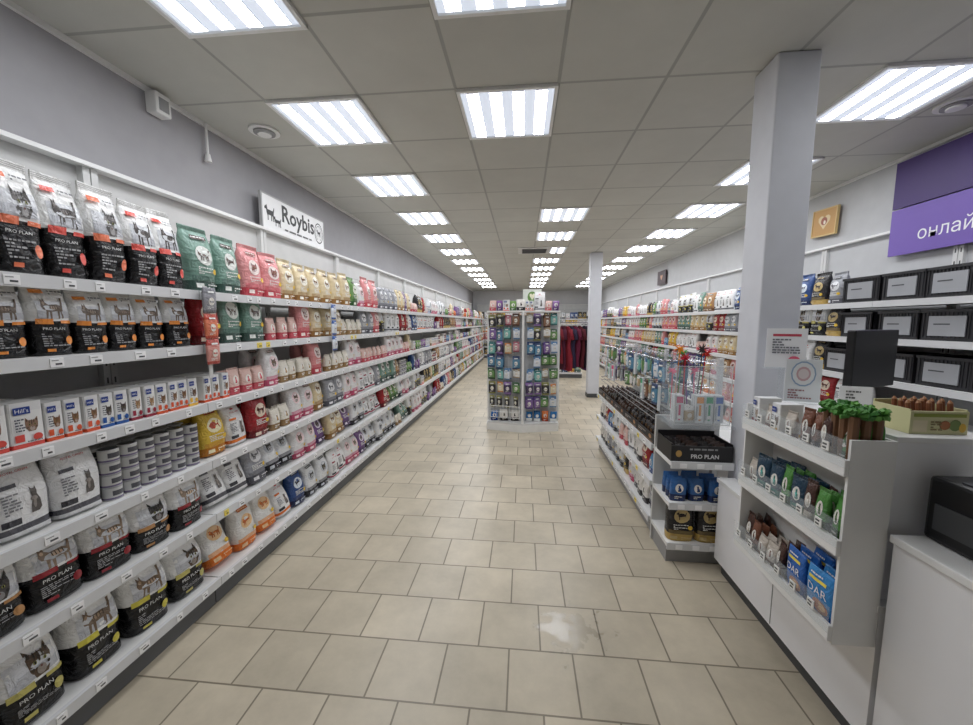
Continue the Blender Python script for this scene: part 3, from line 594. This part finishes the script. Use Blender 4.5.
# ---------------------------------------------------------------- counter
cw=mat((242,242,244),.3,n=.02)
e=empty('low_counter',(1.17,1.27,0)); tag(e,'low white counter with dark kick plate beside the gondola','counter')
b=MB(); prism(b,[(0,0),(.6,0),(.6,.91),(.09,.91),(.09,1.03),(0,1.03)],.08,.555,cw); b.build('body',e); b=MB(); prism(b,[(-.008,-.003),(.6,-.003),(.6,.915),(.095,.915),(.095,1.04),(-.008,1.04)],.555,.578,white); b.build('worktop',e)
b=MB(); prism(b,[(.03,.02),(.58,.02),(.58,.89),(.08,.89),(.08,1.0),(.03,1.0)],0,.08,dgrey); b.build('kick_plate',e)
MB().box(-.002,0,.5,.504,.09,.55,grey).build('panel_seam',e)
e=empty('checkout_cabinet',(1.17,-.6,0)); tag(e,'white checkout cabinet at lower right of the view','cabinet')
MB().box(0,.75,0,1.85,.08,.81,cw).build('body',e); MB().box(-.01,.76,-.01,1.855,.81,.835,white).build('worktop',e,bevel=.003); MB().box(.03,.72,.02,1.83,0,.08,dgrey).build('kick_plate',e)
e=empty('counter_tower',(1.19,1.3,0)); tag(e,'tall white counter box behind the tiered rack','counter')
MB().box(0,.28,0,.56,.58,1.12,cw).build('body',e); MB().box(-.008,.285,-.01,.57,1.12,1.14,white).build('top',e,bevel=.003)
# tiered rack
RX,RY=1.035,1.84
e=empty('tiered_counter_rack',(RX,RY,0),-PI/2); tag(e,'white three-tier rack of treats fixed on counter front','display rack')
MB().box(0,.01,.0,.133,.43,1.13,white).build('side_panel',e); MB().box(.56,.57,.0,.133,.43,1.13,white).build('side_panel',e); MB().box(.01,.56,.125,.133,.43,1.13,white).build('back_panel',e)
TZ=[1.03,.76,.46]
for z in TZ:
    s=MB().box(.01,.56,0,.125,z-.015,z,white).build('shelf',e); MB().box(0,.57,-.014,0,z-.02,z+.035,white).build('front_lip',s,bevel=.002)
    MB().box(.0,.57,-.018,-.015,z+.01,z+.1,acry).build('clear_guard',s)
    for i in range(6):
        t=MB().box(.03+i*.09,.06+i*.09,-.021,-.018,z+.045,z+.075,mat((240,240,236),.5)); t.box(.034+i*.09,.052+i*.09,-.0215,-.021,z+.062,z+.068,dgrey); t.box(.034+i*.09,.05+i*.09,-.0215,-.021,z+.05,z+.056,dgrey); t.build('price_tag',s)
RF=(RX,RY,-PI/2)
kw=dict(rev=True,front=.004,deep=3,gap=.0,jit=.2,dstep=.008)
fill(RF,.01,.3,1.031,[('hd',1),('tm',1),('he',1),('tm',2),('tb',2)],'top rack tier, far half',rev=True,front=.01,gap=.001); fill(RF,.3,.56,1.031,[('tb',2),('tc',1),('tg',3)],'top rack tier, near half',**kw)
fill(RF,.01,.56,.761,[('tm',1),('td',2),('tg',1),('td',1),('tc',1),('tg',2),('tb',1),('tc',2)],'middle rack tier',**kw)
fill(RF,.01,.31,.461,[('tc',1),('tb',1),('tm',2),('tc',2)],'bottom rack tier, far part',**kw); fill(RF,.3,.56,.461,[('dc',1),('db',1)],'bottom rack tier, near part',rev=True,front=.004,deep=3,gap=.001)
for i in range(12):
    x,y=1.06+.035*(i%3),1.3+.035*(i//3); g1=mat([(80,140,60),(60,116,50),(100,156,70)][i%3],.6,ns=20,n=.3)
    o=MB().cyl((0,0,0),(0,0,.15),.012,mat((120,86,60),.6),8,.015).build('herb_chew',loc=(x,y,1.05)); tag(o,'green-topped chew bundle at near end of top tier, number %s'%['one','two','three','four','five','six','seven','eight','nine','ten','eleven','twelve'][i],'pet chew','green-topped chews on the top tier')
    f=MB(); rr=random.Random(i+40)
    for q in range(24): d=Vector((rr.uniform(-1,1),rr.uniform(-1,1),rr.uniform(-.2,1))).normalized()*rr.uniform(.02,.04); c=Vector((0,0,.15)); f.cyl(c,c+d,.003,g1,4,.008)
    f.build('leafy_top',o)
# things on the tower and around
e=empty('sausage_box',(1.335,1.4,1.141),0); tag(e,'pale yellow display box of dog sausages on counter tower','display box')
ym=mat((212,208,160),.5); mb=MB().box(-.085,.085,-.07,-.065,0,.075,ym).box(-.085,.085,.06,.065,0,.09,ym).box(-.085,-.08,-.065,.06,0,.08,ym).box(.08,.085,-.065,.06,0,.08,ym).box(-.08,.08,-.065,.06,0,.004,ym)
decals(mb,lambda u,v,e_:(u*.085,-.0708-e_,v*.075),.17,.075,[('r',-.9,.9,.75,.9,(150,160,70)),('r',-.9,-.4,.1,.6,(226,214,180)),('e',.55,.4,.2,.25,(120,140,80)),('e',.2,.4,.18,.2,(170,110,70)),('e',.8,.3,.12,.2,(220,180,70))]+lines(-.3,.1,.15,.6,4,(130,110,70))); mb.build('box_body',e)
for i in range(14):
    o=MB().cyl((0,0,0),(0,.01,.09),.007,mat((130,78,50),.5),8).cyl((0,.01,.09),(0,.012,.1),.007,mat((170,120,80),.5),8,.002).build('dog_sausage',loc=(1.265+.0105*i,1.35+.035*(i%3),1.147)); tag(o,'brown dog sausage, %s from left in the yellow box'%ORD[i],'dog sausage','sausages in the yellow box')
def stand(x,y,z,w,h,base,dec,label,rz=-.3):
    e=empty('sign_stand',(x,y,z),rz); _,_,S=prof('box',w,.004,h); mb=MB().box(-w/2,w/2,-.002,.002,0,h,mat(base,.4,n=.02)); decals(mb,S,w,h,dec); mb.build('card',e)
    MB().box(-w/2,w/2,-.03,.03,-.006,-.001,acry).build('foot',e); tag(e,label,'sign'); return e
LN=[('r',-.7,.7,.8,.86,(200,70,90))]+lines(-.7,.7,.35,.75,6,(110,110,120))
stand(1.34,2.08,1.27,.17,.2,(244,244,246),LN+[('e',.4,.2,.3,.1,(220,90,120))],'white printed sheet standing above the counter rack')
stand(1.24,1.8,1.148,.13,.19,(232,236,240),[('e',0,.66,.7,.3,(150,176,206)),('e',0,.66,.62,.265,(236,238,240)),('e',0,.66,.4,.17,(206,170,176)),('e',0,.66,.3,.12,(226,214,216))]+lines(-.8,.8,.06,.3,4,(150,100,110)),'white card with faint round graphic on counter tower')
stand(1.42,1.75,1.148,.11,.08,(238,238,238),lines(-.6,.6,.3,.8,3,(90,90,90)),'small white notice card beside the monitor')
e=empty('sheet_holder',(1.34,2.1,.578)); tag(e,'slim clear post holding the printed sheet','sign holder'); MB().box(-.012,.012,-.004,.004,.006,.69,acry).build('post',e); MB().box(-.05,.05,-.04,.04,.0,.006,acry).build('foot',e)
e=empty('monitor',(1.68,2.0,.835),.5); tag(e,'black monitor on stand behind the counter','monitor')
MB().box(-.2,.2,-.015,.02,.35,.63,black).build('screen',e,bevel=.006); MB().cyl((0,.03,.01),(0,.03,.45),.018,black).build('stand',e); MB().box(-.1,.1,-.07,.1,0,.012,black).build('foot',e,bevel=.003)
e=empty('rear_counter',(1.78,1.27,0)); tag(e,'white rear counter carrying the monitor','counter'); MB().box(.0,.55,.02,1.0,0,.81,cw).build('body',e); MB().box(-.3,.56,.61,1.01,.81,.834,white).box(-.005,.56,.01,.61,.81,.834,white).build('worktop',e)
e=empty('receipt_printer',(1.32,1.165,.836)); tag(e,'black receipt printer on checkout cabinet beside the tower','printer')
MB().box(-.07,.1,-.09,.09,0,.2,black).build('body',e,bevel=.012); MB().box(-.05,.07,-.03,.02,.2,.204,dgrey).build('paper_slot',e); MB().box(-.074,-.07,-.06,.06,.04,.12,dgrey).build('side_hatch',e)
# ---------------------------------------------------------------- camera, world
cam=bpy.data.cameras.new('camera'); co=bpy.data.objects.new('camera',cam); col.objects.link(co); co.location=(0,0,1.5)
co.rotation_euler=(math.radians(84),0,math.radians(5.5)); cam.lens=380/973*36; cam.sensor_width=36; cam.sensor_fit='HORIZONTAL'; cam.clip_start=.02; scn.camera=co
wd=bpy.data.worlds.new('world'); scn.world=wd; wd.use_nodes=True; wd.node_tree.nodes['Background'].inputs[0].default_value=(.6,.65,.7,1); wd.node_tree.nodes['Background'].inputs[1].default_value=.1
